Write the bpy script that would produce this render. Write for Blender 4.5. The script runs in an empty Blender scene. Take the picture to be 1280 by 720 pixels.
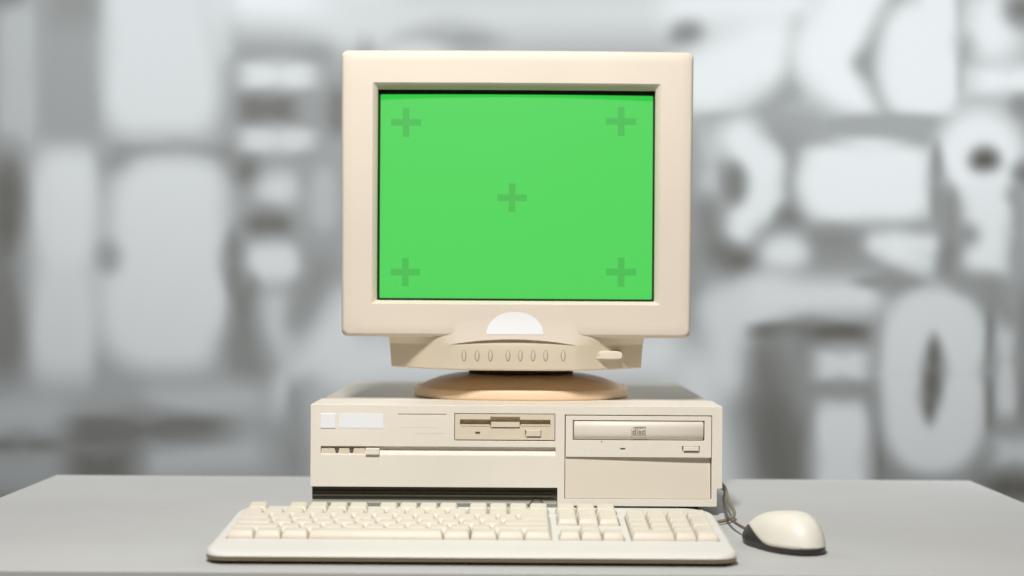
import bpy, bmesh, math, random
from mathutils import Vector, Matrix
random.seed(4)
sc = bpy.context.scene
COL = sc.collection
PI = math.pi

# ------------------------------------------------------------------ camera model (metres, table top at z = 0)
F = 1912.0; H = 0.2326; HOR = 366.0; TH = 0.0061
def PT(px, py, Y):
    dx, dy = px - 640.0, py - HOR
    x = dx + dy * TH; y = -dx * TH + dy
    return x / F * Y, H - y / F * Y

# ------------------------------------------------------------------ materials
def mat(name, col, rough=0.5, bump=0.0, bscale=900.0, var=0.0, vscale=14.0, metal=0.0, spec=0.5, coat=0.0, sss=0.0):
    m = bpy.data.materials.new(name); m.use_nodes = True
    nt = m.node_tree; N = nt.nodes; L = nt.links
    b = N['Principled BSDF']
    b.inputs['Base Color'].default_value = (*col, 1)
    b.inputs['Roughness'].default_value = rough
    b.inputs['Metallic'].default_value = metal
    b.inputs['Specular IOR Level'].default_value = spec
    b.inputs['Coat Weight'].default_value = coat
    tc = N.new('ShaderNodeTexCoord')
    if var > 0:
        n = N.new('ShaderNodeTexNoise'); n.inputs['Scale'].default_value = vscale; n.inputs['Detail'].default_value = 5
        L.new(tc.outputs['Object'], n.inputs['Vector'])
        mr = N.new('ShaderNodeMapRange')
        mr.inputs['From Min'].default_value = 0.3; mr.inputs['From Max'].default_value = 0.7
        L.new(n.outputs['Fac'], mr.inputs['Value'])
        mx = N.new('ShaderNodeMix'); mx.data_type = 'RGBA'
        mx.inputs[6].default_value = (*[c * (1 - var) for c in col], 1)
        mx.inputs[7].default_value = (*[min(1, c * (1 + var * 0.6)) for c in col], 1)
        L.new(mr.outputs['Result'], mx.inputs[0]); L.new(mx.outputs[2], b.inputs['Base Color'])
        n2 = N.new('ShaderNodeTexNoise'); n2.inputs['Scale'].default_value = vscale * 6; n2.inputs['Detail'].default_value = 4
        L.new(tc.outputs['Object'], n2.inputs['Vector'])
        m2 = N.new('ShaderNodeMapRange'); m2.inputs['To Min'].default_value = rough - 0.07; m2.inputs['To Max'].default_value = rough + 0.07
        L.new(n2.outputs['Fac'], m2.inputs['Value']); L.new(m2.outputs['Result'], b.inputs['Roughness'])
    if bump > 0:
        nb = N.new('ShaderNodeTexNoise'); nb.inputs['Scale'].default_value = bscale; nb.inputs['Detail'].default_value = 2
        L.new(tc.outputs['Object'], nb.inputs['Vector'])
        bp = N.new('ShaderNodeBump'); bp.inputs['Strength'].default_value = bump; bp.inputs['Distance'].default_value = 0.0004
        L.new(nb.outputs['Fac'], bp.inputs['Height']); L.new(bp.outputs['Normal'], b.inputs['Normal'])
    return m

M = {}
M['mon'] = mat('monitor_plastic', (0.735, 0.65, 0.54), 0.5, 0.3, 1400, 0.04, 7)
M['chin'] = mat('control_panel_plastic', (0.735, 0.64, 0.50), 0.48, 0.3, 1400, 0.035, 7)
M['base'] = mat('stand_plastic', (0.80, 0.60, 0.41), 0.42, 0.2, 1400, 0.03, 9)
M['base'].node_tree.nodes['Principled BSDF'].inputs['Specular IOR Level'].default_value = 0.3
M['neck'] = mat('neck_dark_plastic', (0.05, 0.032, 0.02), 0.6)
M['pc'] = mat('case_plastic', (0.80, 0.735, 0.635), 0.5, 0.3, 1400, 0.04, 8)
M['pcdrv'] = mat('drive_plastic', (0.71, 0.62, 0.48), 0.48, 0.2, 1400, 0.02, 9)
M['metal'] = mat('painted_case_metal', (0.52, 0.485, 0.41), 0.5, 0.3, 1100, 0.03, 9)
M['seam'] = mat('dark_seam', (0.10, 0.085, 0.05), 0.7)
M['dark'] = mat('dark_grille_plastic', (0.060, 0.050, 0.028), 0.55)
M['cover'] = mat('bay_cover_plastic', (0.74, 0.66, 0.545), 0.5, 0.3, 1400, 0.03, 9)
M['lip'] = mat('grey_green_base_metal', (0.25, 0.25, 0.205), 0.45, 0, 0, 0.05, 20)
M['white'] = mat('white_sticker', (0.84, 0.84, 0.86), 0.55)
M['kb'] = mat('keyboard_plastic', (0.665, 0.64, 0.59), 0.5, 0.2, 1400, 0.02, 9)
M['kbbase'] = mat('keyboard_base_plastic', (0.40, 0.32, 0.20), 0.55)
M['key'] = mat('keycap_plastic', (0.655, 0.592, 0.49), 0.5, 0.2, 1400, 0.03, 30)
M['mouse'] = mat('mouse_plastic', (0.74, 0.70, 0.61), 0.46, 0.1, 1400, 0.02, 12)
M['mbase'] = mat('mouse_dark_plastic', (0.030, 0.026, 0.022), 0.42, 0.4, 1500)
M['cable'] = mat('brown_grey_cable', (0.11, 0.065, 0.05), 0.5)
M['cable2'] = mat('olive_grey_cable', (0.20, 0.185, 0.13), 0.55)
M['desk'] = mat('grey_laminate', (0.47, 0.468, 0.455), 0.75, 0.5, 1800, 0.035, 5)
M['desk'].node_tree.nodes['Principled BSDF'].inputs['Specular IOR Level'].default_value = 0.2
M['deskedge'] = mat('grey_edge_band', (0.52, 0.52, 0.51), 0.4)
M['black'] = mat('black_tube_surround', (0.006, 0.006, 0.006), 0.4)
M['print'] = mat('grey_print_and_gap', (0.30, 0.27, 0.22), 0.6)
M['ledoff'] = mat('drive_lamp_unlit', (0.20, 0.17, 0.06), 0.3)
M['foot'] = mat('rubber_foot', (0.03, 0.03, 0.028), 0.8)
def emis(name, col, s):
    m = mat(name, col, 0.4); b = m.node_tree.nodes['Principled BSDF']
    b.inputs['Emission Color'].default_value = (*col, 1); b.inputs['Emission Strength'].default_value = s
    return m
M['led'] = emis('green_power_lamp', (0.35, 0.70, 0.06), 0.15)

# ------------------------------------------------------------------ object helpers
ROOT = {}
def empty(name, loc, label, cat, rz=0):
    o = bpy.data.objects.new(name, None); COL.objects.link(o); o.location = loc; o.rotation_euler = (0, 0, rz)
    o.empty_display_size = 0.05
    o['label'] = label; o['category'] = cat
    ROOT[o.name] = Vector(loc)
    return o
def offset(parent):
    v = Vector((0, 0, 0)); p = parent
    while p is not None:
        v += Vector(p.location); p = p.parent
    return v
def link(name, bm, mats, parent=None, smooth=True, angle=35, bevel=0, seg=2, weld=True, label=None):
    if weld: bmesh.ops.remove_doubles(bm, verts=bm.verts, dist=1e-6)
    off = offset(parent)
    bmesh.ops.translate(bm, verts=bm.verts, vec=-off)
    bmesh.ops.recalc_face_normals(bm, faces=bm.faces)
    me = bpy.data.meshes.new(name); bm.to_mesh(me); bm.free()
    for m in (mats if isinstance(mats, (list, tuple)) else [mats]): me.materials.append(m)
    o = bpy.data.objects.new(name, me); COL.objects.link(o)
    if parent is not None: o.parent = parent
    if smooth:
        me.polygons.foreach_set('use_smooth', [True] * len(me.polygons))
        me.set_sharp_from_angle(angle=math.radians(angle))
    if bevel > 0:
        md = o.modifiers.new('bevel', 'BEVEL'); md.width = bevel; md.segments = seg; md.limit_method = 'ANGLE'
        md.angle_limit = math.radians(40); md.harden_normals = True
    if label: o['label'] = label
    return o
def addbox(bm, x0, x1, y0, y1, z0, z1, mi=0):
    v = [bm.verts.new(p) for p in ((x0,y0,z0),(x1,y0,z0),(x1,y1,z0),(x0,y1,z0),(x0,y0,z1),(x1,y0,z1),(x1,y1,z1),(x0,y1,z1))]
    for f in ((0,3,2,1),(4,5,6,7),(0,1,5,4),(1,2,6,5),(2,3,7,6),(3,0,4,7)):
        bm.faces.new([v[i] for i in f]).material_index = mi
def rrect(cx, cz, hx, hz, r, n=6, tb=0.0, p=None):
    pts = []
    r = min(r, hx * .999, hz * .999)
    for k, (sx, sz) in enumerate(((1, 1), (-1, 1), (-1, -1), (1, -1))):
        for i in range(n + 1):
            a = k * PI / 2 + i / n * PI / 2
            x = sx * (hx - r) + r * math.cos(a); z = sz * (hz - r) + r * math.sin(a)
            pts.append((cx + x * (1 + tb * z / hz), cz + z))
    return pts
def loft(bm, loops, cap0=False, cap1=False, mi=0, closed=True):
    vs = [[bm.verts.new(p) for p in lp] for lp in loops]
    n = len(vs[0])
    for a, b in zip(vs, vs[1:]):
        for i in range(n if closed else n - 1):
            j = (i + 1) % n
            try: bm.faces.new((a[i], a[j], b[j], b[i])).material_index = mi
            except ValueError: pass
    if cap0: bm.faces.new(vs[0]).material_index = mi
    if cap1: bm.faces.new(vs[-1]).material_index = mi
    return vs
def tube(bm, pts, r, n=10, mi=0, sub=8):
    P = [Vector(p) for p in pts]; path = []
    Q = [P[0] * 2 - P[1]] + P + [P[-1] * 2 - P[-2]]
    for i in range(1, len(Q) - 2):
        for s in range(sub):
            t = s / sub
            path.append(0.5 * ((2 * Q[i]) + (Q[i+1] - Q[i-1]) * t + (2*Q[i-1] - 5*Q[i] + 4*Q[i+1] - Q[i+2]) * t*t + (-Q[i-1] + 3*Q[i] - 3*Q[i+1] + Q[i+2]) * t**3))
    path.append(P[-1])
    loops = []; up = Vector((0.3, 0.2, 1)).normalized()
    for i, p in enumerate(path):
        d = (path[min(i+1, len(path)-1)] - path[max(i-1, 0)]).normalized()
        a = d.cross(up)
        if a.length < 1e-3: a = d.cross(Vector((1, 0, 0)))
        a.normalize(); b = d.cross(a)
        loops.append([p + r * (a * math.cos(2*PI*k/n) + b * math.sin(2*PI*k/n)) for k in range(n)])
    loft(bm, loops, True, True, mi)
def sm(a, b, x):
    t = max(0.0, min(1.0, (x - a) / (b - a))); return t * t * (3 - 2 * t)

# ================================================================== DESK
bm = bmesh.new()
dx0, dx1, dy0, dy1 = -0.572, 0.578, 1.268, 1.925
addbox(bm, dx0, dx1, dy0, dy1, -0.026, 0.0)
desk = link('desk_top', bm, M['desk'], None, bevel=0.0012)
desk['label'] = 'plain grey laminate desk top that carries the computer, keyboard and mouse'; desk['category'] = 'desk'

# ================================================================== DESKTOP COMPUTER
YF = 1.6; K = YF / F
PXC = 640.0
def X(px, py=570): return PT(px, py, YF)[0]
def Z(py, px=640): return PT(px, py, YF)[1]
pc = empty('desktop_computer', (PT(645, 570, YF)[0], 1.82, 0.0),
           'beige horizontal desktop computer case with floppy and disc drives, under the monitor', 'computer')
xl, xr = X(388), X(903)
zt = 0.1147
zb_l = Z(609, 540); zb_r = Z(633, 800)
YB = 2.04
# rectangles on the front face: (x0,x1,z0,z1)
def RR(x0, y0, x1, y1):
    cx, cz = PT((x0+x1)/2, (y0+y1)/2, YF); hx = (x1-x0)/2*K; hz = (y1-y0)/2*K
    return cx-hx, cx+hx, cz-hz, cz+hz
r_flop = RR(568, 517, 694, 551)
r_cd = RR(706, 519, 890, 573)
r_bay = (r_cd[0], r_cd[1], Z(624, 800), r_cd[2])
r_gr = RR(401, 558.5, 694.5, 569)
r_l1 = RR(498, 517.4, 558, 518.6); r_l2 = RR(498, 533.4, 548, 534.1); r_l3 = RR(518, 541, 558, 541.7)
x_split = X(697); x_lowr = X(896.5); z_lowr = Z(611, 900)
def plate(bm, xs, zs, depth, back):
    """stepped plate: depth(x,z) gives the set-back of a cell, None for a hole; walls are made where cells differ"""
    xs = sorted(set(round(v, 6) for v in xs)); zs = sorted(set(round(v, 6) for v in zs))
    nx, nz = len(xs) - 1, len(zs) - 1
    D = [[depth((xs[i]+xs[i+1])/2, (zs[j]+zs[j+1])/2) for j in range(nz)] for i in range(nx)]
    def g(i, j): return D[i][j] if 0 <= i < nx and 0 <= j < nz else None
    def q(*p): bm.faces.new([bm.verts.new(v) for v in p])
    for i in range(nx):
        for j in range(nz):
            d = D[i][j]
            if d is None: continue
            y = YF + d
            q((xs[i],y,zs[j]), (xs[i+1],y,zs[j]), (xs[i+1],y,zs[j+1]), (xs[i],y,zs[j+1]))
            for (di, dj) in ((1,0),(-1,0),(0,1),(0,-1)):
                e = g(i+di, j+dj); e = back if e is None else e
                if e > d + 1e-6:
                    y2 = YF + e
                    if di:
                        x = xs[i+1] if di > 0 else xs[i]
                        q((x,y,zs[j]), (x,y,zs[j+1]), (x,y2,zs[j+1]), (x,y2,zs[j]))
                    else:
                        z = zs[j+1] if dj > 0 else zs[j]
                        q((xs[i],y,z), (xs[i+1],y,z), (xs[i+1],y2,z), (xs[i],y2,z))
def inr(r, x, z): return r[0] < x < r[1] and r[2] < z < r[3]
def dep(x, z):
    if x < x_split and z < zb_l: return None
    if x > x_lowr and z < z_lowr: return None
    if inr(r_flop, x, z) or inr(r_cd, x, z) or inr(r_bay, x, z): return None
    if inr(r_gr, x, z): return 0.0048
    if inr(r_l1, x, z): return 0.0016
    return 0.0
xs = [xl, xr, x_split, x_lowr]; zs = [zt, zb_l, zb_r, z_lowr]
for r in (r_flop, r_cd, r_bay, r_gr, r_l1): xs += [r[0], r[1]]; zs += [r[2], r[3]]
bm = bmesh.new()
plate(bm, xs, zs, dep, 0.090)  # panel made deep so its pale colour gives the lit strip on top
bmesh.ops.remove_doubles(bm, verts=bm.verts, dist=1e-6)
bmesh.ops.dissolve_limit(bm, angle_limit=0.01, verts=bm.verts, edges=bm.edges)
bezel = link('front_panel', bm, M['pc'], pc, bevel=0.0008, seg=3)
# sloping lower lip inside the long groove
bm = bmesh.new()
g0, g1 = r_gr[0] + 0.0001, r_gr[1] - 0.0001
prof = [(YF + 0.0005, r_gr[2] + 0.0001), (YF + 0.0047, r_gr[2] + 0.0048), (YF + 0.0047, r_gr[2] + 0.0001)]
loft(bm, [[(g0, y, z) for y, z in prof], [(g1, y, z) for y, z in prof]], True, True)
link('groove_lip', bm, M['pc'], pc, smooth=False)
bm = bmesh.new()
for r in (r_l2, r_l3): addbox(bm, r[0], r[1], YF - 0.0002, YF + 0.0002, r[2], r[3])
link('trim_line', bm, M['pc'], pc, smooth=False)
def part_box(name, px0, py0, px1, py1, front, depth, m, parent, bevel=0.0004, seg=2, label=None):
    a = RR(px0, py0, px1, py1)
    bm = bmesh.new(); addbox(bm, a[0], a[1], YF + front, YF + front + depth, a[2], a[3])
    return link(name, bm, m, parent, bevel=bevel, seg=seg, label=label)
# indicator windows and power button in the groove
for (a, b) in ((401.6, 418.4), (423.6, 436.4), (441.8, 456)):
    part_box('indicator_window', a, 560.6, b, 568.4, 0.0012, 0.0030, M['pcdrv'], pc, bevel=0.0003)
for (a, b) in ((419, 423), (437, 441.2)):
    part_box('indicator_slot', a, 561, b, 568.2, 0.0016, 0.003, M['seam'], pc, bevel=0)
part_box('power_button', 457, 560, 474.5, 568.2, -0.0028, 0.0070, M['pc'], pc, bevel=0.0007)
part_box('square_sticker', 401, 517, 419.5, 535, -0.0009, 0.0012, M['white'], pc, bevel=0.0003, label='blank white square sticker')
part_box('wide_sticker', 424, 517, 479, 535, -0.0003, 0.0006, M['white'], pc, bevel=0.0001, label='blank white rectangular sticker')
# painted metal case
bm = bmesh.new()
addbox(bm, xl + 0.0012, xr - 0.0012, YF + 0.088, YB, 0.010, zt - 0.0006)
link('metal_case', bm, M['metal'], pc, bevel=0.0012)
# dark recess under the left half of the panel, its grey lip and the round knob
bm = bmesh.new()
zl0 = Z(625.5, 540)
addbox(bm, xl + 0.0010, x_split - 0.0003, YF + 0.008, YF + 0.0325, zl0 + 0.0002, zb_l + 0.003)
for i in range(3):
    zz = zl0 + 0.0030 + i * 0.0042
    addbox(bm, xl + 0.002, x_split - 0.004, YF + 0.0062, YF + 0.009, zz, zz + 0.0016)
link('dark_recess', bm, M['dark'], pc, bevel=0.0003)
bm = bmesh.new()
prof = []
for i in range(9):
    a = PI/2 * i/8
    prof.append((YF + 0.012 - 0.007*math.cos(a) , 0.006 + (zl0 - 0.006) * (0.5 + 0.5*math.sin(a))))
prof = [(YF + 0.0325, 0.006)] + [(YF + 0.005, 0.006)] + prof + [(YF + 0.0325, zl0)]
loft(bm, [[(xl + 0.0012, y, z) for y, z in prof], [(x_split - 0.0005, y, z) for y, z in prof]], True, True)
link('base_lip', bm, M['lip'], pc, angle=50)
cx, cz = PT(671, 636.5, YF)
bm = bmesh.new()
for r, y0, mi in ((0.0094, 0.0035, 0), (0.0083, 0.0028, 1)):
    lp = [(cx + r*math.cos(2*PI*k/40), cz + r*math.sin(2*PI*k/40)) for k in range(40)]
    loft(bm, [[(x, YF + y0, z) for x, z in lp], [(x, YF + 0.012, z) for x, z in lp]], True, True, mi)
link('round_catch', bm, [M['seam'], M['lip']], pc, weld=False)
for (fx, fy) in ((xl + 0.03, YF + 0.045), (xr - 0.03, YF + 0.045), (xl + 0.03, 1.88), (xr - 0.03, 1.88)):
    bm = bmesh.new()
    loft(bm, [[(fx + r*math.cos(2*PI*k/24), fy + r*math.sin(2*PI*k/24), z) for k in range(24)] for r, z in ((0.010, 0.0), (0.011, 0.004), (0.011, 0.0102))], True, True)
    link('foot', bm, M['foot'], pc)

# ---- floppy drive
fd = None
a = r_flop
def fplate(name, rect, holes, front, back, m, parent, bevel=0.0003):
    bm = bmesh.new()
    xs = [rect[0], rect[1]]; zs = [rect[2], rect[3]]
    for h, d in holes: xs += [h[0], h[1]]; zs += [h[2], h[3]]
    def dp(x, z):
        r = front
        for h, d in holes:
            if inr(h, x, z): r = d
        return r
    plate(bm, xs, zs, dp, back)
    bmesh.ops.remove_doubles(bm, verts=bm.verts, dist=1e-6)
    bmesh.ops.dissolve_limit(bm, angle_limit=0.01, verts=bm.verts, edges=bm.edges)
    return link(name, bm, m, parent, bevel=bevel)
fd = fplate('floppy_drive', (a[0]+0.0006, a[1]-0.0006, a[2]+0.0011, a[3]-0.0006),
            [(RR(575, 524.4, 688, 531.4), 0.0075), (RR(613, 521.0, 650, 535.6), 0.0065), (RR(614, 527.6, 649.5, 534), 0.0004),
             (RR(614, 535.9, 649.5, 545.6), -0.0004), (RR(656.4, 538, 676.6, 546.8), 0.0030), (RR(594, 539.6, 600.2, 542.6), 0.0010)],
            -0.0006, 0.02, M['pcdrv'], pc)
part_box('seam_shadow_frame', 567, 516, 695, 552, 0.020, 0.002, M['seam'], fd, bevel=0)
part_box('slot_ramp', 576, 530.6, 612, 532.4, -0.0012, 0.004, M['pcdrv'], fd, bevel=0.0002)
part_box('slot_ramp', 651, 530.6, 687.4, 532.4, -0.0012, 0.004, M['pcdrv'], fd, bevel=0.0002)
part_box('eject_button', 657.8, 537.6, 675.8, 545.4, -0.0022, 0.005, M['pcdrv'], fd, bevel=0.0004)
part_box('drive_lamp', 594.6, 540, 599.8, 542.3, 0.0004, 0.001, M['ledoff'], fd, bevel=0.0001)

# ---- disc drive
a = r_cd
cd = fplate('disc_drive', (a[0]+0.0009, a[1]-0.0008, a[2]+0.0012, a[3]-0.0009),
            [(RR(716, 525.6, 880.6, 550.6), 0.008), (RR(852.4, 557.6, 874.6, 564.8), 0.0030), (RR(775.4, 560, 781.6, 562), 0.001), (RR(751.4, 551.6, 753, 553.2), 0.004)],
            -0.0008, 0.03, M['pc'], pc)
part_box('bay_backing', 705, 518, 891, 625, 0.030, 0.003, M['seam'], pc, bevel=0)
# tray front: convex from top to bottom
t = RR(717.3, 526.8, 879.4, 549.6)
bm = bmesh.new()
loops = []
n = 14
for side in (0, 1, 2, 3):
    ins = (0.0009, 0.0, 0.0, 0.0009)[side]; x = (t[0], t[0] + 0.0012, t[1] - 0.0012, t[1])[side]
    dy = (0.0012, 0, 0, 0.0012)[side]
    lp = []
    for i in range(n + 1):
        v = i / n; z = t[3] - v * (t[3] - t[2])
        y = YF - 0.0030 + 0.0030 * abs(2*v - 1) ** 4 + 0.0022 * v * v + dy
        lp.append((x, y, z + (ins if i == n else 0) - (ins if i == 0 else 0)))
    lp += [(x, YF + 0.006, t[2]), (x, YF + 0.006, t[3])]
    loops.append(lp)
loft(bm, loops, True, True)
tray = link('disc_tray', bm, M['pc'], cd, angle=50)
part_box('eject_button', 854, 558.0, 873.4, 563.6, -0.0032, 0.0055, M['pc'], cd, bevel=0.0008, seg=3)
part_box('drive_lamp', 775.8, 560.2, 781.4, 561.8, 0.0, 0.001, M['seam'], cd, bevel=0.0)
part_box('release_hole', 751.6, 551.8, 752.9, 553.1, 0.001, 0.003, M['seam'], cd, bevel=0.0)
# the printed disc mark on the tray
def text_mesh(s, size, bold=0.0):
    cu = bpy.data.curves.new('t', 'FONT'); cu.body = s; cu.size = size; cu.align_x = 'CENTER'; cu.align_y = 'CENTER'; cu.offset = bold
    cu.extrude = 0.00008; cu.resolution_u = 3
    o = bpy.data.objects.new('t', cu); COL.objects.link(o)
    bpy.context.view_layer.update()
    me = bpy.data.meshes.new_from_object(o.evaluated_get(bpy.context.evaluated_depsgraph_get()))
    bpy.data.objects.remove(o); return me
bm = bmesh.new()
lx, lz = PT(798, 538.6, YF)
for s, size, dz, sx in (('disc', 0.0105, -0.0004, 1.0), ('COMPACT', 0.0027, 0.0033, 0.95)):
    me = text_mesh(s, size, 0.0001 if s == 'disc' else 0)
    b2 = bmesh.new(); b2.from_mesh(me)
    xsn = [v.co.x for v in b2.verts]; w = max(xsn) - min(xsn)
    k = (0.0132 if s == 'disc' else 0.0125) / w
    hgt = max(v.co.y for v in b2.verts) - min(v.co.y for v in b2.verts)
    ky = (0.0052 if s == 'disc' else 0.0012) / hgt
    for v in b2.verts:
        v.co = Vector((lx + v.co.x * k, YF - 0.00315 + v.co.z, lz + dz + v.co.y * ky))
    tmp = bpy.data.meshes.new('x'); b2.to_mesh(tmp); b2.free(); bm.from_mesh(tmp)
for (x0, x1, z0, z1) in ((-0.0075, -0.0071, -0.004, 0.0026), (0.0071, 0.0075, -0.004, 0.0042), (-0.0075, 0.0075, -0.0044, -0.0040), (-0.005, 0.0075, 0.0042, 0.0045)):
    addbox(bm, lx + x0, lx + x1, YF - 0.0032, YF - 0.0028, lz + z0, lz + z1)
link('disc_logo', bm, M['print'], cd, smooth=False)
# blank bay cover under the disc drive, leaning back towards its right end
a = r_bay
bm = bmesh.new()
v = []
for (x, z, y) in ((a[0]+0.0006, a[2]+0.0003, 0.0006), (a[1]-0.0010, a[2]+0.0003, 0.0016), (a[1]-0.0010, a[3]-0.0006+0.0012, 0.0052), (a[0]+0.0006, a[3]+0.0006, 0.0012)):
    v.append((x, YF + y, z))
loft(bm, [v, [(x, YF + 0.02, z) for x, y, z in v]], True, True)
link('bay_cover', bm, M['cover'], pc, bevel=0.0003)

# ================================================================== CRT MONITOR
YM = 1.64; KM = YM / F
mcx, mcz = PT(646, 241.8, YM)
mon = empty('crt_monitor', (mcx, 1.77, zt), 'beige box-shaped tube monitor showing a bright green screen, on the computer case', 'monitor')
hw, hh = 220.8 * KM, 180.2 * KM
def bend(x, z): return 0.0045 * ((x - mcx) / hw) ** 2 + 0.0012 * ((z - mcz) / hh) ** 2
def ML(hx, hz, r, dy, cx=None, cz=None, tb=0.005, n=8, sub=12):
    c = rrect(mcx if cx is None else cx, mcz if cz is None else cz, hx, hz, r, n, tb)
    out = []
    m = len(c)
    for i in range(m):       # subdivide long straight sides so that the bend is smooth
        p, q = c[i], c[(i + 1) % m]
        out.append(p)
        if (i + 1) % (n + 1) == 0:
            for s in range(1, sub): out.append((p[0] + (q[0]-p[0])*s/sub, p[1] + (q[1]-p[1])*s/sub))
    return [(x, YM + dy + bend(x, z), z) for x, z in out]
ox, oz = PT(645.3, 242, YM)
hx_o, hz_o = 180.0 * KM, 138.2 * KM
ix, iz = PT(645.2, 243.4, YM)
bm = bmesh.new()
lps = [ML(hw - 0.004, hh - 0.004, 0.010, 0.050), ML(hw - 0.0012, hh - 0.0012, 0.010, 0.034)]
for i in range(6):
    a = i / 5 * PI / 2; e = 0.0045
    lps.append(ML(hw - e + e * math.cos(a), hh - e + e * math.cos(a), 0.0070, 0.010 - 0.010 * math.sin(a)))
for s in (0.25, 0.5, 0.75):
    lps.append(ML(hw - 0.006 + s * (hx_o - hw + 0.006), hh - 0.006 + s * (hz_o - hh + 0.006), 0.009 * (1 - s) + 0.001, 0.0, mcx + s*(ox-mcx), mcz + s*(oz-mcz), 0.005*(1-s)))
lps.append(ML(hx_o + 0.0005, hz_o + 0.0005, 0.0015, 0.0, ox, oz, 0))
lps.append(ML(hx_o, hz_o, 0.0012, 0.0004, ox, oz, 0))
hx_i, hz_i = 174.6 * KM, 132.8 * KM
lps.append(ML(hx_i + 0.0002, hz_i + 0.0002, 0.001, 0.0060, ix, iz, 0))
lps.append(ML(hx_i, hz_i, 0.001, 0.0068, ix, iz, 0))
lps.append(ML(hx_i, hz_i, 0.001, 0.030, ix, iz, 0))
loft(bm, lps)
link('bezel', bm, M['mon'], mon, angle=32)
# rear housing
bm = bmesh.new()
lps = []
for y, sx, sz, dz in ((0.036, 0.975, 0.975, 0), (0.10, 0.955, 0.955, 0), (0.16, 0.90, 0.90, 0.0), (0.27, 0.70, 0.66, 0.0), (0.345, 0.62, 0.56, 0.0), (0.36, 0.58, 0.52, 0.0)):
    lps.append([(x, YM + y, z + dz) for x, z in rrect(mcx, mcz, hw*sx, hh*sz, 0.02, 8)])
loft(bm, lps, True, True)
link('rear_housing', bm, M['mon'], mon, angle=30)
# black surround and the tube
bm = bmesh.new()
L0 = ML(hx_i + 0.001, hz_i + 0.001, 0.002, 0.0130, ix, iz, 0)
gx, gz = PT(645.3, 245.7, YM + 0.014)
KS = (YM + 0.015) / F
hx_g, hz_g = 170.8 * KS, 127.6 * KS
L1 = ML(hx_g, hz_g, 0.0012, 0.0125, gx, gz, 0)
L2 = ML(hx_g, hz_g, 0.0012, 0.024, gx, gz, 0)
loft(bm, [L0, L1, L2])
link('screen_surround', bm, M['black'], mon)
# tube face
def screen_material():
    m = bpy.data.materials.new('lit_green_screen'); m.use_nodes = True
    nt = m.node_tree; N = nt.nodes; L = nt.links; b = N['Principled BSDF']
    tc = N.new('ShaderNodeTexCoord'); sp = N.new('ShaderNodeSeparateXYZ'); L.new(tc.outputs['Object'], sp.inputs[0])
    def mth(op, a, b_=None):
        n = N.new('ShaderNodeMath'); n.operation = op
        for i, v in enumerate((a, b_)):
            if v is None: continue
            if isinstance(v, (int, float)): n.inputs[i].default_value = v
            else: L.new(v, n.inputs[i])
        return n.outputs[0]
    off = Vector((mcx, 1.77, zt))
    total = None
    for (px, py, hs) in ((507, 152, 19), (777, 151, 19), (640, 247, 18.5), (506, 340, 18.5), (777, 340, 19)):
        x, z = PT(px, py, YM + 0.012); x -= off.x; z -= off.z
        ax = mth('ABSOLUTE', mth('SUBTRACT', sp.outputs[0], x)); az = mth('ABSOLUTE', mth('SUBTRACT', sp.outputs[2], z))
        hl = hs * KS; th = 4.2 * KS
        def soft(v, lim): # 1 inside
            n = N.new('ShaderNodeMapRange'); n.inputs['From Min'].default_value = lim - 0.0005; n.inputs['From Max'].default_value = lim + 0.0005
            n.inputs['To Min'].default_value = 1; n.inputs['To Max'].default_value = 0; L.new(v, n.inputs['Value']); return n.outputs[0]
        bar1 = mth('MULTIPLY', soft(ax, hl), soft(az, th)); bar2 = mth('MULTIPLY', soft(ax, th), soft(az, hl * 0.96))
        c = mth('MAXIMUM', bar1, bar2); total = c if total is None else mth('MAXIMUM', total, c)
    mx = N.new('ShaderNodeMix'); mx.data_type = 'RGBA'
    mx.inputs[6].default_value = (0.034, 0.60, 0.060, 1); mx.inputs[7].default_value = (0.024, 0.45, 0.044, 1)
    L.new(total, mx.inputs[0])
    L.new(mx.outputs[2], b.inputs['Emission Color']); b.inputs['Emission Strength'].default_value = 1.0
    b.inputs['Base Color'].default_value = (0.06, 0.07, 0.06, 1); b.inputs['Roughness'].default_value = 0.30
    b.inputs['Specular IOR Level'].default_value = 0.25
    return m
bm = bmesh.new()
NX, NZ = 40, 30
gv = []
for j in range(NZ + 1):
    row = []
    for i in range(NX + 1):
        u = -1 + 2*i/NX; w = -1 + 2*j/NZ
        x = gx + u * (hx_g + 0.0006); z = gz + w * (hz_g + 0.0006)
        row.append(bm.verts.new((x, YM + 0.0190 - 0.0045 * (1 - 0.8*u*u - 0.2*w*w) + bend(gx + u*hx_g, gz + w*hz_g) , z)))
    gv.append(row)
for j in range(NZ):
    for i in range(NX): bm.faces.new((gv[j][i], gv[j][i+1], gv[j+1][i+1], gv[j+1][i]))
link('screen', bm, screen_material(), mon, angle=80)

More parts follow.
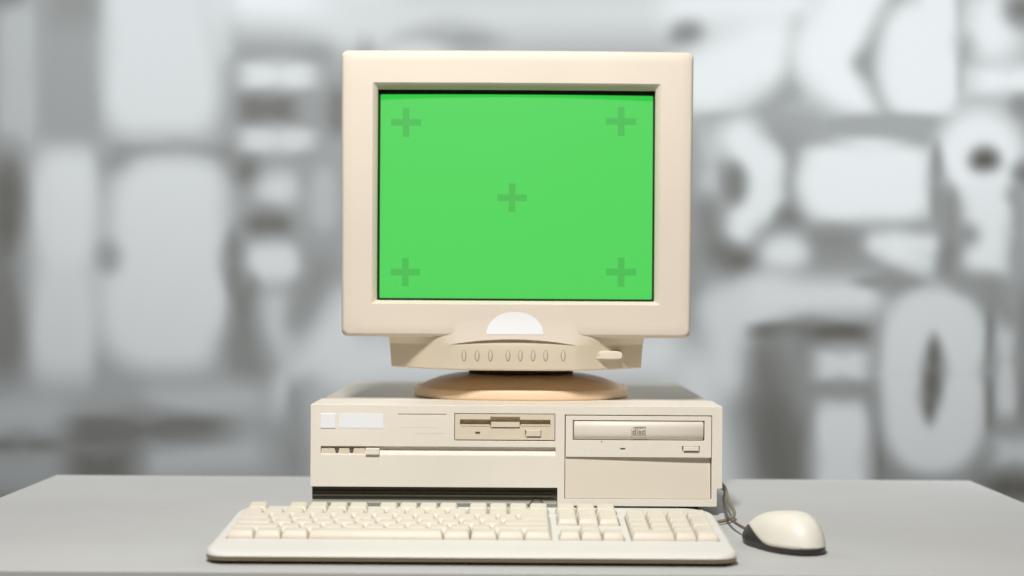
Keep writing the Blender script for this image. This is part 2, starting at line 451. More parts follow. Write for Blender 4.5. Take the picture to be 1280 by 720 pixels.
# control panel (chin): swells in the middle, falls back at both ends; with the arched brow over the buttons
cxp = PT(645.5, 440, YM)[0]; CW = 0.1395
z_bez = mcz - hh
z_arch_c = PT(641, 424.5, 1.633)[1]; z_arch_e = PT(641, 431.5, 1.64)[1]
axc = PT(641, 428, 1.64)[0]; AW = 0.0688
z_blend = PT(641, 383, YM)[1]
def z_arch(x):
    t = min(1.0, abs(x - axc) / AW); return z_arch_c + (z_arch_e - z_arch_c) * t * t
def y_low(x, z):
    t = min(1.0, abs(x - axc) / AW)
    return y_base(x, z) + 0.0034 * (1 - t * t) * math.exp(-max(0.0, z_arch(x) - z) / 0.010)
def y_base(x, z):
    u = abs(x - cxp) / CW
    return 1.6406 + 0.046 * (max(0.0, u - 0.45) / 0.55) ** 1.42 + 0.24 * max(0, (z_arch_e + 0.001 - z))
def y_top(x, z):
    za = z_arch(x); t = abs(x - axc) / AW
    pr = 0.0014 * max(0.0, 1 - t * t)
    ylo = y_base(x, za) - pr
    s = sm(z_blend, za, z) if z > za else 1
    s = max(0, min(1, (z_blend - z) / (z_blend - za))) ** 2
    yb = YM + bend(x, z) + 0.0003
    v = yb + (ylo - yb) * s
    if t > 1 and z < z_bez: pass
    return v
def zbot(x): return 0.1486 + 0.0016 * ((x - cxp) / CW) ** 2
def surf(x, z): return y_top(x, z) if z > z_arch(x) else y_low(x, z)
bm = bmesh.new()
NX = 260; cols = []
for i in range(NX + 1):
    u = -1 + 2 * i / NX
    x0 = cxp + CW * u
    col = []
    za = z_arch(x0); zb = zbot(x0)
    NT, NB = 22, 22
    for j in range(NT + 1):
        z = z_blend + (za - z_blend) * j / NT; col.append((x0, y_top(x0, z), z))
    for j in range(NB + 1):
        z = za + (zb + 0.0012 - za) * j / NB
        taper = 1 - 0.010 * j / NB
        xx = cxp + (x0 - cxp) * taper
        col.append((xx, y_low(x0, z), z))
    xx = cxp + (x0 - cxp) * 0.99
    yl = y_low(x0, zb)
    col.append((xx, yl + 0.0005, zb + 0.0004)); col.append((xx, yl + 0.0016, zb)); col.append((xx, 1.76, zb + 0.002)); col.append((xx, 1.76, z_blend))
    cols.append(col)
loft(bm, cols, True, True, closed=True)
for f in bm.faces:
    c_ = f.calc_center_median()
    f.material_index = 1 if (c_.z > z_arch(c_.x) and abs(c_.x - axc) < AW) or c_.z > z_bez else 0
panel = link('control_panel', bm, [M['chin'], M['mon']], mon, angle=38)
# half-disc sticker
bm = bmesh.new()
sx0, _ = PT(643.5, 418, YM); zs0 = PT(643.5, 418.3, 1.635)[1]
N1 = 28; rows = []
for j in range(9):
    h = j / 8
    zz = zs0 + 28.5 * KM * h
    half = 35.6 * KM * math.sqrt(max(0.0, 1 - (h * 0.999) ** 2.0)) ** 0.9
    rows.append([(sx0 + half * (-1 + 2*i/N1), zz) for i in range(N1 + 1)])
# finer rows near the top of the arc
rows = []
for j in range(25):
    a = j / 24 * PI / 2
    zz = zs0 + 28.3 * KM * math.sin(a); half = 35.6 * KM * math.cos(a) ** 0.92 + 0.0001
    rows.append([(sx0 + half * (-1 + 2*i/N1), zz) for i in range(N1 + 1)])
loft(bm, [[(x, min(y_top(x, z), YM + bend(x, z)) - 0.0004, z) for x, z in r] for r in rows], closed=False)
link('badge_sticker', bm, M['white'], mon, angle=60, label='blank white half-disc sticker')
# oval buttons
def pill(bm, cx, cz, hx, hz, proud, mi, n=28, base=-0.0015, p=2.0, dome=True, yref=None):
    lp = []
    for k in range(n):
        a = 2*PI*k/n
        lp.append((hx * math.copysign(abs(math.cos(a)) ** (2/p), math.cos(a)), hz * math.copysign(abs(math.sin(a)) ** (2/p), math.sin(a))))
    def yy(x, z): return y_low(x, z) if yref is None else yref
    L = [[(cx + x, yy(cx + x, cz + z) - base, cz + z) for x, z in lp]]
    L.append([(cx + x, yy(cx + x, cz + z) - proud * (0.5 if dome else 1), cz + z) for x, z in lp])
    if dome:
        L.append([(cx + x*.86, yy(cx + x, cz + z) - proud * 0.9, cz + z*.93) for x, z in lp])
        L.append([(cx + x*.5, yy(cx + x, cz + z) - proud, cz + z*.6) for x, z in lp])
    loft(bm, L, True, True, mi)
for px in (580, 596.5, 613, 635, 650.5, 666.5, 682, 704):
    x, z = PT(px, 444.6, 1.645)
    bm = bmesh.new()
    pill(bm, x, z, 0.0026, 0.0062, 0.00012, 1, p=1.8, dome=False)  # dark disc in place of the shaded gap round the button
    pill(bm, x, z + 0.0001, 0.0019, 0.0054, 0.0006, 0, p=1.8)
    link('button', bm, [M['chin'], M['print']], panel, weld=False, angle=60)
x, z = PT(760.5, 444, 1.652)
yp = y_low(x - 0.010, z) - 0.0003
bm = bmesh.new()
pill(bm, x, z, 0.0148, 0.0043, 0.0006, 0, p=4, yref=yp, base=-0.03)
link('power_button', bm, [M['mon']], panel, weld=False, angle=60)
lx_, lz_ = PT(748.5, 444, 1.647)
bm = bmesh.new()
pill(bm, lx_, lz_, 0.0018, 0.0008, 0.0010, 0, p=2.2, yref=yp, dome=False)
link('power_lamp', bm, M['led'], panel, weld=False)
bm = bmesh.new(); 
# stand: rim, dome, neck
bx, _ = PT(651.5, 495, 1.70)
a_, b_ = 0.1235, 0.108; byc = 1.6665 + b_
def sup(a, b, z, n=96, p=2.5, cy=byc):
    return [(bx + a * math.copysign(abs(math.cos(2*PI*k/n)) ** (2/p), math.cos(2*PI*k/n)), cy + b * math.copysign(abs(math.sin(2*PI*k/n)) ** (2/p), math.sin(2*PI*k/n)), z) for k in range(n)]
z0 = zt
bm = bmesh.new()
prof = [(0.985, 0.0002), (0.995, 0.0012), (1.0, 0.003), (0.998, 0.0092), (0.992, 0.0106), (0.980, 0.0113), (0.970, 0.0113), (0.966, 0.0106)]
prof2 = [(0.960, 0.0106), (0.945, 0.0122), (0.86, 0.0165), (0.76, 0.0208), (0.64, 0.0238), (0.52, 0.0252), (0.3, 0.0258)]
loft(bm, [sup(a_*s, b_*s, z0 + h) for s, h in prof + prof2], True, True)
link('stand_base', bm, M['base'], mon, angle=50)
bm = bmesh.new()
loft(bm, [sup(a, a * 0.8, z, 48, 2.2, 1.765) for a, z in ((0.060, z0 + 0.022), (0.060, z0 + 0.030), (0.066, 0.1520))], True, True)
link('swivel_neck', bm, M['neck'], mon)

# ================================================================== KEYBOARD
KY0, KY1 = 1.297, 1.486
kcx = -0.0335; khw = 0.2290
kb = empty('keyboard', (kcx, (KY0 + KY1) / 2, 0), 'cream full-size computer keyboard with rounded back corners, in front of the case', 'keyboard')
def plane(Y): return 0.0153 + (Y - 1.3445) * 0.078
def outline(d, n=14):
    pts = []
    x0, x1 = kcx - khw + d * 0.36, kcx + khw - d * 0.36; y0, y1 = KY0 + d, KY1 - d * 0.6
    rf = max(0.022 - d, 0.003); rb = 0.034 - d * 0.5
    for (cx, cy, r, a0) in ((x1 - rf, y0 + rf, rf, -PI/2), (x1 - rb, y1 - rb, rb, 0), (x0 + rb, y1 - rb, rb, PI/2), (x0 + rf, y0 + rf, rf, PI)):
        for i in range(n + 1):
            a = a0 + i / n * PI / 2; pts.append((cx + r * math.cos(a), cy + r * math.sin(a)))
    return pts
ZB = 0.0076
bm = bmesh.new()
loft(bm, [[(x, y, z) for x, y in outline(d)] for d, z in ((0.014, 0.0014), (0.010, 0.0030), (0.0030, 0.0036), (0.0018, 0.0044), (0.0016, ZB - 0.0004), (0.0016, ZB + 0.001))], True, True)
link('bottom_shell', bm, M['kbbase'], kb, angle=50)
for (fx, fy) in ((-0.19, KY0 + 0.02), (0.19, KY0 + 0.02), (-0.17, KY1 - 0.03), (0.17, KY1 - 0.03)):
    bm = bmesh.new(); addbox(bm, kcx + fx - 0.012, kcx + fx + 0.012, fy - 0.004, fy + 0.004, 0.0, 0.0016)
    link('foot', bm, M['foot'], kb, bevel=0.0002)
U = 0.01905
kx0 = PT(283, 674, 1.345)[0]
ky = 1.3445
gap = 0.0070
main = (kx0, kx0 + 15 * U); nav = (main[1] + gap, main[1] + gap + 3 * U); num = (nav[1] + gap, nav[1] + gap + 4 * U)
fy0 = ky + 5 * U + 0.0075
e = 0.0008
wells = [(main[0]-e, main[1]+e, ky-e, ky+5*U+e), (nav[0]-e, nav[1]+e, ky+3*U-e, ky+5*U+e), (num[0]-e, num[1]+e, ky-e, ky+5*U+e)]
grp = [(main[0], 1), (main[0] + 2*U, 4), (main[0] + 6.5*U, 4), (main[0] + 11*U, 4), (nav[0], 3)]
for gx_, n in grp: wells.append((gx_ - e, gx_ + n*U + e, fy0 - e, fy0 + U + e))
# merge the arrow keys' wells into one list without overlap
bm = bmesh.new()
SH = ((0.0, 0.0, 0.0), (0.0004, 0.10, 0), (0.0016, 0.42, 0), (0.0042, 0.72, 0), (0.0085, 0.90, 0), (0.014, 0.985, 0), (0.019, 1.0, 0))
lps = []
for d, s, _ in SH:
    lps.append([(x, y, ZB + (plane(y) - ZB) * s) for x, y in outline(d)])
vs = loft(bm, lps)
outer = outline(0.019)
polys = [[Vector((x, y, 0)) for x, y in outer]]
holes = []
for (a0, a1, b0, b1) in wells:
    holes.append([(a0, b0), (a0, b1), (a1, b1), (a1, b0)])
    polys.append([Vector((x, y, 0)) for x, y in holes[-1]])
na, nb, y1_, y2_ = nav[0], nav[1], ky + U + e, ky + 2*U + e
holes.append([(na-e, ky-e), (na-e, y1_), (na+U-e, y1_), (na+U-e, y2_), (na+2*U+e, y2_), (na+2*U+e, y1_), (nb+e, y1_), (nb+e, ky-e)])
polys.append([Vector((x, y, 0)) for x, y in holes[-1]])
from mathutils.geometry import delaunay_2d_cdt
pts2, edg = [], []
for pl in polys:
    b_ = len(pts2); pts2 += [Vector((p.x, p.y)) for p in pl]
    edg += [(b_ + k_, b_ + (k_ + 1) % len(pl)) for k_ in range(len(pl))]
ov, oe, of, _a, _b, _c = delaunay_2d_cdt(pts2, edg, [], 0, 1e-7)
def inpoly(x, y, pl):
    ins = False
    for k_ in range(len(pl)):
        (xa, ya), (xb, yb) = pl[k_][:2], pl[(k_ + 1) % len(pl)][:2]
        if (ya > y) != (yb > y) and x < (xb - xa) * (y - ya) / (yb - ya) + xa: ins = not ins
    return ins
fv = [bm.verts.new((p.x, p.y, plane(p.y))) for p in ov]
for t3 in of:
    mx3 = sum(ov[i].x for i in t3) / len(t3); my3 = sum(ov[i].y for i in t3) / len(t3)
    if inpoly(mx3, my3, outer) and not any(inpoly(mx3, my3, h) for h in holes): bm.faces.new([fv[i] for i in t3])
for h in holes:
    D = 0.0045
    loft(bm, [[(x, y, plane(y)) for x, y in h], [(x, y, plane(y) - D) for x, y in h]], False, True)
link('top_shell', bm, M['kb'], kb, angle=28)

keymesh = {}
def key_mesh(w, d, row, hgt):
    k = (round(w, 2), round(d, 2), row)
    if k in keymesh: return keymesh[k]
    bm = bmesh.new()
    W = w * U - 0.0008; Dp = d * U - 0.0008
    tw = W / 2 - 0.0018; 
    # front skirt slopes, back skirt is steeper; the top is dished from side to side
    f0, b0 = -Dp / 2, Dp / 2
    ft, bt = f0 + (0.0038, 0.0040, 0.0036, 0.0030, 0.0026, 0.0026)[row], b0 - (0.0012, 0.0014, 0.0020, 0.0024, 0.0028, 0.0022)[row]
    tilt = (0.02, 0.02, -0.02, -0.10, -0.16, -0.10)[row]     # rise towards the back is negative = raked to the typist
    zc = hgt
    nr = 5
    def rl(hx, y0, y1, z, r, zf=None):
        pts = []
        for (sx, yy, a0) in ((1, y0, -PI/2), (1, y1, 0), (-1, y1, PI/2), (-1, y0, PI)):
            for i in range(nr):
                a = a0 + i/(nr-1)*PI/2
                cy = yy + r if yy == y0 else yy - r
                pts.append((sx*(hx - r) + r*math.cos(a), cy + r*math.sin(a), z))
        return pts
    def zt_(y): return zc - tilt * (y - 0)
    L = []
    L.append(rl(W/2, f0, b0, -0.0035, 0.0007))
    L.append(rl(W/2, f0, b0, 0.0005, 0.0008))
    mid = rl((W/2 + tw)/2 + 0.0002, (f0 + ft)/2 - 0.0002, (b0 + bt)/2 + 0.0002, 0, 0.0012)
    L.append([(x, y, zt_(y) * 0.5) for x, y, z in mid])
    L.append([(x, y, zt_(y) - 0.0006) for x, y, z in rl(tw + 0.0002, ft - 0.0002, bt + 0.0002, 0, 0.0016)])
    L.append([(x, y, zt_(y) - 0.0001) for x, y, z in rl(tw - 0.0004, ft + 0.0004, bt - 0.0004, 0, 0.0016)])
    for s in (0.8, 0.5, 0.2):
        L.append([((x) * s, (ft+bt)/2 + (y-(ft+bt)/2) * s, zt_((ft+bt)/2 + (y-(ft+bt)/2) * s) - (0.0007 * (1 - s*s) if w < 3 else -0.0005*(1-s*s))) for x, y, z in rl(tw - 0.0004, ft + 0.0004, bt - 0.0004, 0, 0.0016)])
    loft(bm, L, False, True)
    bmesh.ops.recalc_face_normals(bm, faces=bm.faces)
    me = bpy.data.meshes.new('keycap'); bm.to_mesh(me); bm.free(); me.materials.append(M['key'])
    me.polygons.foreach_set('use_smooth', [True] * len(me.polygons)); me.set_sharp_from_angle(angle=math.radians(48))
    keymesh[k] = me; return me
kbo = Vector(kb.location)
def key(x, y, w=1, d=1, row=0, name='key'):
    hgt = (0.0064, 0.0060, 0.0060, 0.0062, 0.0066, 0.0064)[row]
    o = bpy.data.objects.new(name, key_mesh(w, d, row, hgt)); COL.objects.link(o); o.parent = kb
    cx = x + w*U/2; cy = y + d*U/2
    o.location = Vector((cx, cy, plane(cy))) - kbo
    o.rotation_euler = (0.078, 0, random.uniform(-0.006, 0.006))
def krow(x, row, widths, names={}):
    for i, w in enumerate(widths):
        key(x, ky + row*U, w, 1, row, names.get(i, 'key')); x += w*U
krow(main[0], 0, [1.25, 1.25, 1.25, 6.25, 1.25, 1.25, 1.25, 1.25], {3: 'space_bar'})
krow(main[0], 1, [2.25] + [1]*10 + [2.75], {0: 'shift_key', 11: 'shift_key'})
krow(main[0], 2, [1.75] + [1]*11 + [2.25], {12: 'enter_key'})
krow(main[0], 3, [1.5] + [1]*12 + [1.5])
krow(main[0], 4, [1]*13 + [2], {13: 'backspace_key'})
krow(nav[0], 0, [1]*3)
key(nav[0] + U, ky + U, 1, 1, 1)
krow(nav[0], 3, [1]*3); krow(nav[0], 4, [1]*3)
krow(num[0], 0, [2, 1]); key(num[0] + 3*U, ky, 1, 2, 1, 'enter_key')
krow(num[0], 1, [1]*3); krow(num[0], 2, [1]*3); krow(num[0], 3, [1]*3); krow(num[0], 4, [1]*4)
key(num[0] + 3*U, ky + 2*U, 1, 2, 2, 'plus_key')
for gx_, n in grp:
    for i in range(n): key(gx_ + i*U, fy0, 1, 1, 5)
# keyboard cable: leaves the back, climbs beside the case
bm = bmesh.new()
zc1 = 0.012
c = [(kcx + 0.11, KY1 - 0.004, 0.012), (kcx + 0.13, KY1 + 0.035, 0.004), (kcx + 0.19, KY1 + 0.050, 0.004), PT(900, 655, 1.52)[0:1] + (1.535, 0.004)]
p1 = PT(912, 650, 1.575); p2 = PT(909, 630, 1.60); p3 = PT(905, 612, 1.64)
c = [(kcx + 0.11, KY1 - 0.004, 0.012), (kcx + 0.13, KY1 + 0.035, 0.003), (p1[0] - 0.03, 1.535, 0.003), (p1[0] + 0.002, 1.562, 0.006), (p2[0] + 0.001, 1.60, 0.017), (p3[0] + 0.001, 1.66, 0.026), (xr + 0.006, 1.80, 0.012), (xr + 0.008, 1.90, 0.003)]
tube(bm, c, 0.0018)
link('keyboard_cable', bm, M['cable2'], kb)

# ================================================================== MOUSE
mx_, my_ = 0.2500, 1.404
mo = empty('computer_mouse', (mx_, my_, 0), 'cream computer mouse with a dark lower side, right of the keyboard', 'mouse')
HD = Vector((-0.42, 0.907, 0)).normalized(); SD = Vector((-HD.y, HD.x, 0))   # SD: its left side
LL, WW, HT = 0.0525, 0.0282, 0.0335
def seam(u, side):
    return 0.0055 + 0.0125 * sm(-0.35, 0.62, u) - 0.0035 * sm(0.75, 1.0, u)
def mpt(phi, psi):
    c, s = math.cos(phi), math.sin(phi)
    p = 2.15
    r = 1.0 / (abs(c) ** p + abs(s) ** p) ** (1/p)
    u, w = c * r, s * r
    waist = 1 - 0.05 * math.exp(-((u - 0.15) / 0.35) ** 2)
    cp = max(0.0, math.cos(psi)) ** 0.62
    uu = u * cp - 0.10 * (1 - cp); 
    ww = w * cp * waist
    z = HT * math.sin(psi) ** 1.05 * (1 - 0.20 * uu - 0.12 * uu * uu)
    tuck = 1 - 0.06 * max(0, 1 - z / 0.006)
    P = Vector((mx_, my_, 0.0008)) + HD * (uu * LL * tuck) + SD * (ww * WW * tuck) + Vector((0, 0, z))
    return P, uu
NPH = 96
def psi_seam(phi):
    lo, hi = 0.0, PI/2
    for _ in range(24):
        mid = (lo + hi) / 2; P, uu = mpt(phi, mid)
        if P.z < seam(math.cos(phi), 1): lo = mid
        else: hi = mid
    return lo
ps = [psi_seam(2*PI*k/NPH) for k in range(NPH)]
bm = bmesh.new(); loops = []
for j in range(9): loops.append([mpt(2*PI*k/NPH, ps[k]*j/8)[0] for k in range(NPH)])
loops.append([mpt(2*PI*k/NPH, ps[k])[0].lerp(Vector((mx_, my_, 0.010)), 0.05) for k in range(NPH)])
loft(bm, loops, True, True)
link('lower_side', bm, M['mbase'], mo, angle=50)
bm = bmesh.new(); loops = [[mpt(2*PI*k/NPH, ps[k])[0].lerp(Vector((mx_, my_, 0.010)), 0.04) for k in range(NPH)]]
for j in range(1, 26):
    t = j/25; loops.append([mpt(2*PI*k/NPH, ps[k] + 0.015 + (PI/2 - 0.02 - ps[k]) * t)[0] for k in range(NPH)])
loft(bm, loops, False, True)
link('top_cover', bm, M['mouse'], mo, angle=50)
nose = Vector((mx_, my_, 0)) + HD * (LL * 0.97)
q = PT(908, 643, 1.56)
bm = bmesh.new()
tube(bm, [(nose.x + 0.006, nose.y - 0.012, 0.011), (nose.x - 0.004, nose.y + 0.008, 0.009), PT(917, 652, 1.50)[:1] + (1.50, PT(917, 652, 1.50)[1]), q[:1] + (1.56, q[1]), PT(904.5, 624, 1.625)[:1] + (1.625, PT(904.5, 624, 1.625)[1]), PT(904.5, 612, 1.70)[:1] + (1.70, PT(904.5, 612, 1.70)[1]), (xr + 0.01, 1.80, 0.010), (xr + 0.01, 1.90, 0.003)], 0.0014)
link('mouse_cable', bm, M['cable'], mo)

# ================================================================== MURAL WALL
YW = 4.2
def W(px, py): return (px - 640) / F * YW, H - (py - 366) / F * YW
# soft airbrushed letter shapes, listed in the order they were painted: (kind, data, tone, edge)
S = []
def E(cx, cy, rx, ry, t, e=14, p=2.0): S.append(('E', cx, cy, rx, ry, t, e, p))
def R(x0, y0, x1, y1, t, e=14): S.append(('E', (x0+x1)/2, (y0+y1)/2, abs(x1-x0)/2, abs(y1-y0)/2, t, e, 5.0))
def C(x0, y0, x1, y1, r, t, e=14): S.append(('C', x0, y0, x1, y1, r, t, e))
Lw = 0.86
# left half
R(0, 10, 42, 185, .60); R(50, -60, 122, 185, .42); R(60, -60, 120, 35, .30, 22); E(-5, -5, 30, 14, .10)
R(128, -60, 272, 172, .84, 18); C(250, -40, 272, 60, 12, .78)
R(150, 184, 296, 202, .36, 14); E(290, 200, 16, 14, .16); E(150, 205, 14, 12, .25)
R(-40, 190, 30, 480, .15, 26); E(8, 262, 18, 50, .0, 20)
R(40, 192, 120, 480, .80, 24); R(60, 200, 112, 330, .84, 18)
E(216, 275, 80, 78, .84, 18, 2.6); E(212, 385, 88, 80, .84, 18, 2.6); R(150, 300, 280, 350, .84)
E(136, 325, 12, 16, .38)
R(290, 60, 400, 470, .42, 26)
R(300, 80, 392, 112, .88, 14); R(297, 122, 368, 154, .08, 12); R(300, 162, 392, 192, .80, 12); E(308, 216, 14, 16, .06, 12)
E(352, 238, 32, 22, .80, 16); E(336, 282, 30, 15, .04, 14); E(342, 330, 44, 26, .86, 14); E(292, 330, 12, 40, .22, 14)
R(290, 350, 322, 462, .18, 18); C(345, 385, 347, 440, 20, .72, 16); E(420, 140, 14, 30, .12, 14); R(372, 195, 426, 330, .46, 18); C(400, 340, 385, 400, 18, .30, 18); E(405, 250, 20, 40, .62)
E(402, 60, 16, 14, .34, 12); C(310, 0, 460, 10, 34, 1.0, 26); C(300, 440, 330, 470, 20, .25, 24)
C(440, 400, 376, 490, 36, .86, 22); R(360, 480, 400, 600, .30, 16); C(402, 500, 420, 640, 30, .62, 20)
C(200, 505, 312, 500, 16, .66, 18); R(80, 522, 285, 560, .10, 22); C(200, 580, 310, 570, 16, .68, 20); R(85, 560, 170, 620, .06, 22)
C(-20, 525, 60, 520, 20, .62, 22); R(-20, 552, 75, 570, .14, 16); C(-20, 596, 50, 590, 16, .52, 18); C(-30, 640, 60, 650, 20, .15)
# behind the monitor (only its top shows) and between
C(440, 20, 860, 10, 40, .86, 30); E(560, 50, 60, 16, .52, 22); R(440, 62, 470, 420, .42, 24); C(520, 100, 520, 330, 50, .84); C(640, 120, 780, 300, 46, .86); C(780, 130, 660, 320, 40, .84)
C(440, 455, 860, 440, 34, .88, 22); R(470, 500, 860, 640, .6, 30)
# right half
R(850, -60, 1300, 140, .70, 30)
C(850, 8, 990, 2, 24, 1.02, 20); E(858, 42, 18, 14, .18, 14); C(880, 100, 960, 60, 44, 1.02, 20)
C(1000, 30, 985, 110, 9, .60, 14); C(985, 115, 955, 140, 14, .48, 14); C(1070, -20, 1040, 60, 42, 1.03, 18); C(1035, 60, 1085, 150, 38, 1.03, 18)
C(1122, 0, 1080, 76, 12, .42, 13); C(1080, 76, 1112, 142, 11, .42, 13)
S.append(('E', 1150, 72, 52, 74, 1.0, 14, 2.6)); R(1150, -40, 1190, 132, 1.0, 12)
R(1194, -30, 1206, 120, .64, 12); E(1240, 28, 30, 40, 1.0, 16); E(1276, 8, 20, 18, .05, 16); R(1215, 82, 1300, 112, 1.0, 14)
R(1200, 44, 1212, 74, .5, 14); R(1200, 120, 1300, 130, .62, 12); E(1276, 128, 12, 12, .22, 12)
R(860, 138, 1190, 172, .50, 22); R(868, 170, 1000, 340, .30, 24)
R(870, 150, 905, 260, .66, 20)
C(925, 172, 950, 205, 26, .98, 14); C(950, 205, 950, 245, 24, .98, 14); C(950, 245, 920, 285, 23, .96, 14); E(918, 228, 14, 24, .14, 12)
C(882, 262, 898, 318, 13, .16, 18); E(908, 328, 34, 20, -.05, 16); E(868, 350, 18, 44, .30, 20); E(986, 268, 14, 12, .12, 12)
R(1002, 180, 1162, 240, 1.0, 16); E(1082, 235, 84, 44, 1.0, 16, 2.6)
R(1000, 280, 1200, 345, .36, 18); E(1040, 300, 30, 14, .24, 16); E(1060, 350, 40, 8, .30, 12)
E(980, 315, 30, 24, .92, 14); C(1095, 302, 1160, 302, 12, .96, 12); C(1120, 312, 1152, 330, 20, .96, 14)
E(1196, 330, 12, 28, .18, 14); E(1105, 352, 14, 8, .10, 10)
E(1224, 190, 54, 56, 1.0, 14); E(1230, 197, 18, 16, -.12, 10); E(1280, 214, 14, 14, .06, 12); E(1170, 225, 9, 50, .34, 12); E(1188, 262, 13, 30, .28, 12); E(1190, 325, 14, 30, .18, 12)
C(1235, 245, 1240, 275, 30, .96, 14); C(1240, 275, 1228, 335, 28, .94, 14); E(1208, 290, 14, 12, .30, 12); E(1274, 290, 12, 60, .45, 14); E(1266, 240, 8, 10, .4, 10)
# lower right: big hooked letter, i, round letter
R(860, 345, 1300, 640, .26, 26)
C(890, 350, 880, 380, 20, .45, 24); C(912, 390, 960, 372, 32, .80, 18); C(950, 370, 1080, 368, 26, .86, 18); C(908, 390, 905, 465, 28, .82, 20)
R(942, 402, 1085, 422, -.02, 14); R(945, 420, 1005, 600, .10, 22); C(985, 425, 1010, 500, 12, .36, 26); C(965, 520, 980, 600, 18, .02, 20)
C(870, 470, 900, 620, 34, .84, 24); 
R(1018, 434, 1088, 474, .84, 14); R(1018, 496, 1088, 650, .88, 16); R(1016, 478, 1090, 491, .34, 12)
R(1096, 400, 1106, 600, .14, 16)
E(1168, 432, 70, 80, .84, 14, 2.3); E(1168, 500, 68, 92, .84, 14, 2.3); R(1102, 462, 1236, 468, .81, 12)
E(1168, 458, 11, 40, .02, 12); E(1163, 492, 9, 32, .0, 12)
R(1232, 380, 1242, 540, .18, 14); R(1246, 372, 1272, 520, .74, 14); C(1240, 360, 1262, 390, 14, .30, 14); R(1240, 540, 1300, 582, .70, 16); E(1270, 606, 36, 18, -.04, 16); C(1130, 612, 1200, 612, 10, .5, 16)
E(1110, 350, 40, 8, .30, 14); C(1205, 348, 1235, 352, 10, .30, 14)
R(1278, 350, 1330, 520, .20, 20)
# the painting goes on beyond both edges of the picture
rg = random.Random(11)
for k in range(70):
    x = rg.choice([rg.uniform(-620, -70), rg.uniform(1345, 1900)]); y = rg.uniform(-300, 900)
    (E if rg.random() < .5 else R)(*( (x, y, rg.uniform(25, 70), rg.uniform(25, 80), rg.choice([.1, .4, .85, .95]), 16) if rg.random() < 2 and False else (x, y, 50, 60, rg.choice([.1, .4, .85, .95]), 16))) if False else \
        C(x, y, x + rg.uniform(-70, 70), y + rg.uniform(-90, 90), rg.uniform(16, 40), rg.choice([.05, .35, .85, .92, .98]), 16)
for k in range(40):
    x = rg.uniform(-60, 1340); y = rg.choice([rg.uniform(-320, -75), rg.uniform(660, 900)])
    C(x, y, x + rg.uniform(-80, 80), y + rg.uniform(-40, 40), rg.uniform(16, 36), rg.choice([.1, .4, .85, .92, .98]), 16)
gx0, gx1, gy0, gy1, st = -640, 1920, -320, 860, 5
nx = (gx1 - gx0) // st + 1; ny = (gy1 - gy0) // st + 1
T = [[0.50] * nx for _ in range(ny)]
for s in S:
    if s[0] == 'E': _, cx, cy, rx, ry, t, e_, p = s; b = (cx - rx, cx + rx, cy - ry, cy + ry)
    else: _, ax, ay, bx_, by_, r, t, e_ = s; b = (min(ax, bx_) - r, max(ax, bx_) + r, min(ay, by_) - r, max(ay, by_) + r)
    e_ = e_ * 1.4
    i0 = max(0, int((b[0] - e_ - gx0) / st)); i1 = min(nx - 1, int((b[1] + e_ - gx0) / st) + 1)
    j0 = max(0, int((b[2] - e_ - gy0) / st)); j1 = min(ny - 1, int((b[3] + e_ - gy0) / st) + 1)
    for j in range(j0, j1 + 1):
        y = gy0 + j * st
        for i in range(i0, i1 + 1):
            x = gx0 + i * st
            if s[0] == 'E':
                q_ = (abs((x - cx) / rx) ** p + abs((y - cy) / ry) ** p) ** (1/p)
                if q_ < 1e-6: d = -min(rx, ry)
                else: d = (1 - 1/q_) * math.hypot(x - cx, y - cy)
            else:
                vx, vy = bx_ - ax, by_ - ay; wx, wy = x - ax, y - ay
                tt = max(0, min(1, (wx*vx + wy*vy) / max(1e-6, vx*vx + vy*vy)))
                d = math.hypot(wx - tt*vx, wy - tt*vy) - r
            a = sm(e_, -e_, d)
            if a > 0: T[j][i] = T[j][i] * (1 - a) + t * a
bm = bmesh.new()
cl = bm.loops.layers.float_color.new('paint')
vv = []
for j in range(ny):
    row = []
    for i in range(nx):
        x, z = W(gx0 + i*st, gy0 + j*st); row.append(bm.verts.new((x, YW, z)))
    vv.append(row)
tone = {}
def rgb(t):
    # brownish grey ground to cool white letters
    lo = (0.105, 0.10, 0.086); mid = (0.285, 0.295, 0.292); hi = (0.66, 0.675, 0.68)
    if t < 0.5: k = t / 0.5; return [lo[c] + (mid[c] - lo[c]) * k for c in range(3)]
    k = (t - 0.5) / 0.5; return [mid[c] + (hi[c] - mid[c]) * k for c in range(3)]
for j in range(ny - 1):
    for i in range(nx - 1):
        f = bm.faces.new((vv[j][i], vv[j][i+1], vv[j+1][i+1], vv[j+1][i]))
        for lpp, (jj, ii) in zip(f.loops, ((j, i), (j, i+1), (j+1, i+1), (j+1, i))):
            lpp[cl] = (*[max(0.02, c) for c in rgb(T[jj][ii])], 1)
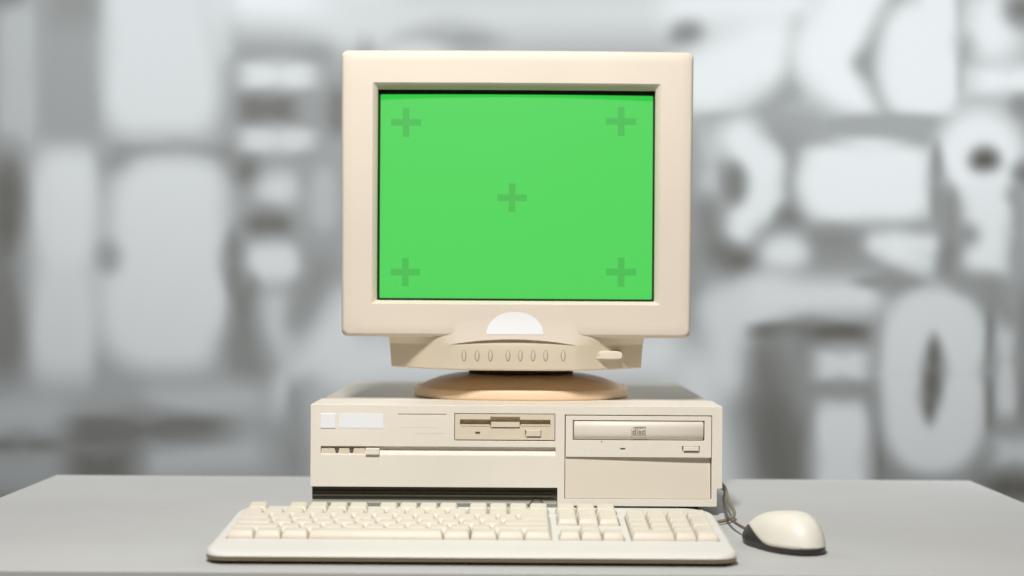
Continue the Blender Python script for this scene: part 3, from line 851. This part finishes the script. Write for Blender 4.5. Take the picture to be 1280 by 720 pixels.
# give the wall its thickness
bx0, bz0 = W(gx0, gy1 - 0); bx1, bz1 = W(gx1, gy0)
zlow = vv[-1][0].co.z; zhigh = vv[0][0].co.z
addbox(bm, vv[0][0].co.x, vv[0][-1].co.x, YW + 0.002, YW + 0.15, zlow, zhigh)
me = bpy.data.meshes.new('mural_wall'); bmesh.ops.recalc_face_normals(bm, faces=bm.faces)
bm.to_mesh(me); bm.free()
wm = mat('mural_paint', (0.4, 0.4, 0.4), 0.7)
nt = wm.node_tree; at = nt.nodes.new('ShaderNodeVertexColor'); at.layer_name = 'paint'
nt.links.new(at.outputs['Color'], nt.nodes['Principled BSDF'].inputs['Base Color'])
me.materials.append(wm)
wall = bpy.data.objects.new('mural_wall', me); COL.objects.link(wall)
wall['label'] = 'wall behind the desk painted with soft white rounded letter shapes on grey'; wall['category'] = 'wall'

# ================================================================== LIGHT
w = bpy.data.worlds.new('World'); sc.world = w; w.use_nodes = True
bg = w.node_tree.nodes['Background']; bg.inputs[0].default_value = (1.0, 0.60, 0.24, 1); bg.inputs[1].default_value = 0.02
def area(name, loc, target, sx, sy, power, col=(1, 1, 1), spread=180):
    l = bpy.data.lights.new(name, 'AREA'); l.shape = 'RECTANGLE'; l.size = sx; l.size_y = sy; l.energy = power; l.color = col
    l.spread = math.radians(spread)
    o = bpy.data.objects.new(name, l); COL.objects.link(o); o.location = loc
    d = Vector(target) - Vector(loc); o.rotation_euler = d.to_track_quat('-Z', 'Y').to_euler()
    return o
area('key_softbox', (-0.15, 0.36, 1.52), (0.02, 1.60, 0.22), 0.22, 0.18, 44, (1.0, 0.985, 0.96), 180)
area('wall_softbox', (1.5, 2.2, 1.2), (0.8, YW, 0.15), 1.4, 0.8, 44, (0.93, 0.975, 1.0))
area('wall_softbox_side', (-1.4, 2.3, 1.4), (-0.7, YW, 0.2), 1.0, 0.8, 41, (0.93, 0.97, 1.0))

# ================================================================== CAMERA
cam = bpy.data.cameras.new('camera'); co = bpy.data.objects.new('camera', cam); COL.objects.link(co)
cam.sensor_width = 36; cam.lens = 36 * F / 1280; cam.shift_y = (HOR - 360) / 1280
c, s = math.cos(TH), math.sin(TH)
co.matrix_world = Matrix(((c, -s, 0, 0), (0, 0, -1, 0), (s, c, 0, H), (0, 0, 0, 1)))
cam.clip_start = 0.05; cam.clip_end = 50
cam.dof.use_dof = True; cam.dof.focus_distance = 1.56; cam.dof.aperture_fstop = 3.4; cam.dof.aperture_blades = 0
sc.camera = co
sc.render.engine = 'CYCLES'
sc.view_settings.view_transform = 'Standard'; sc.view_settings.look = 'None'
sc.view_settings.exposure = 0; sc.view_settings.gamma = 1
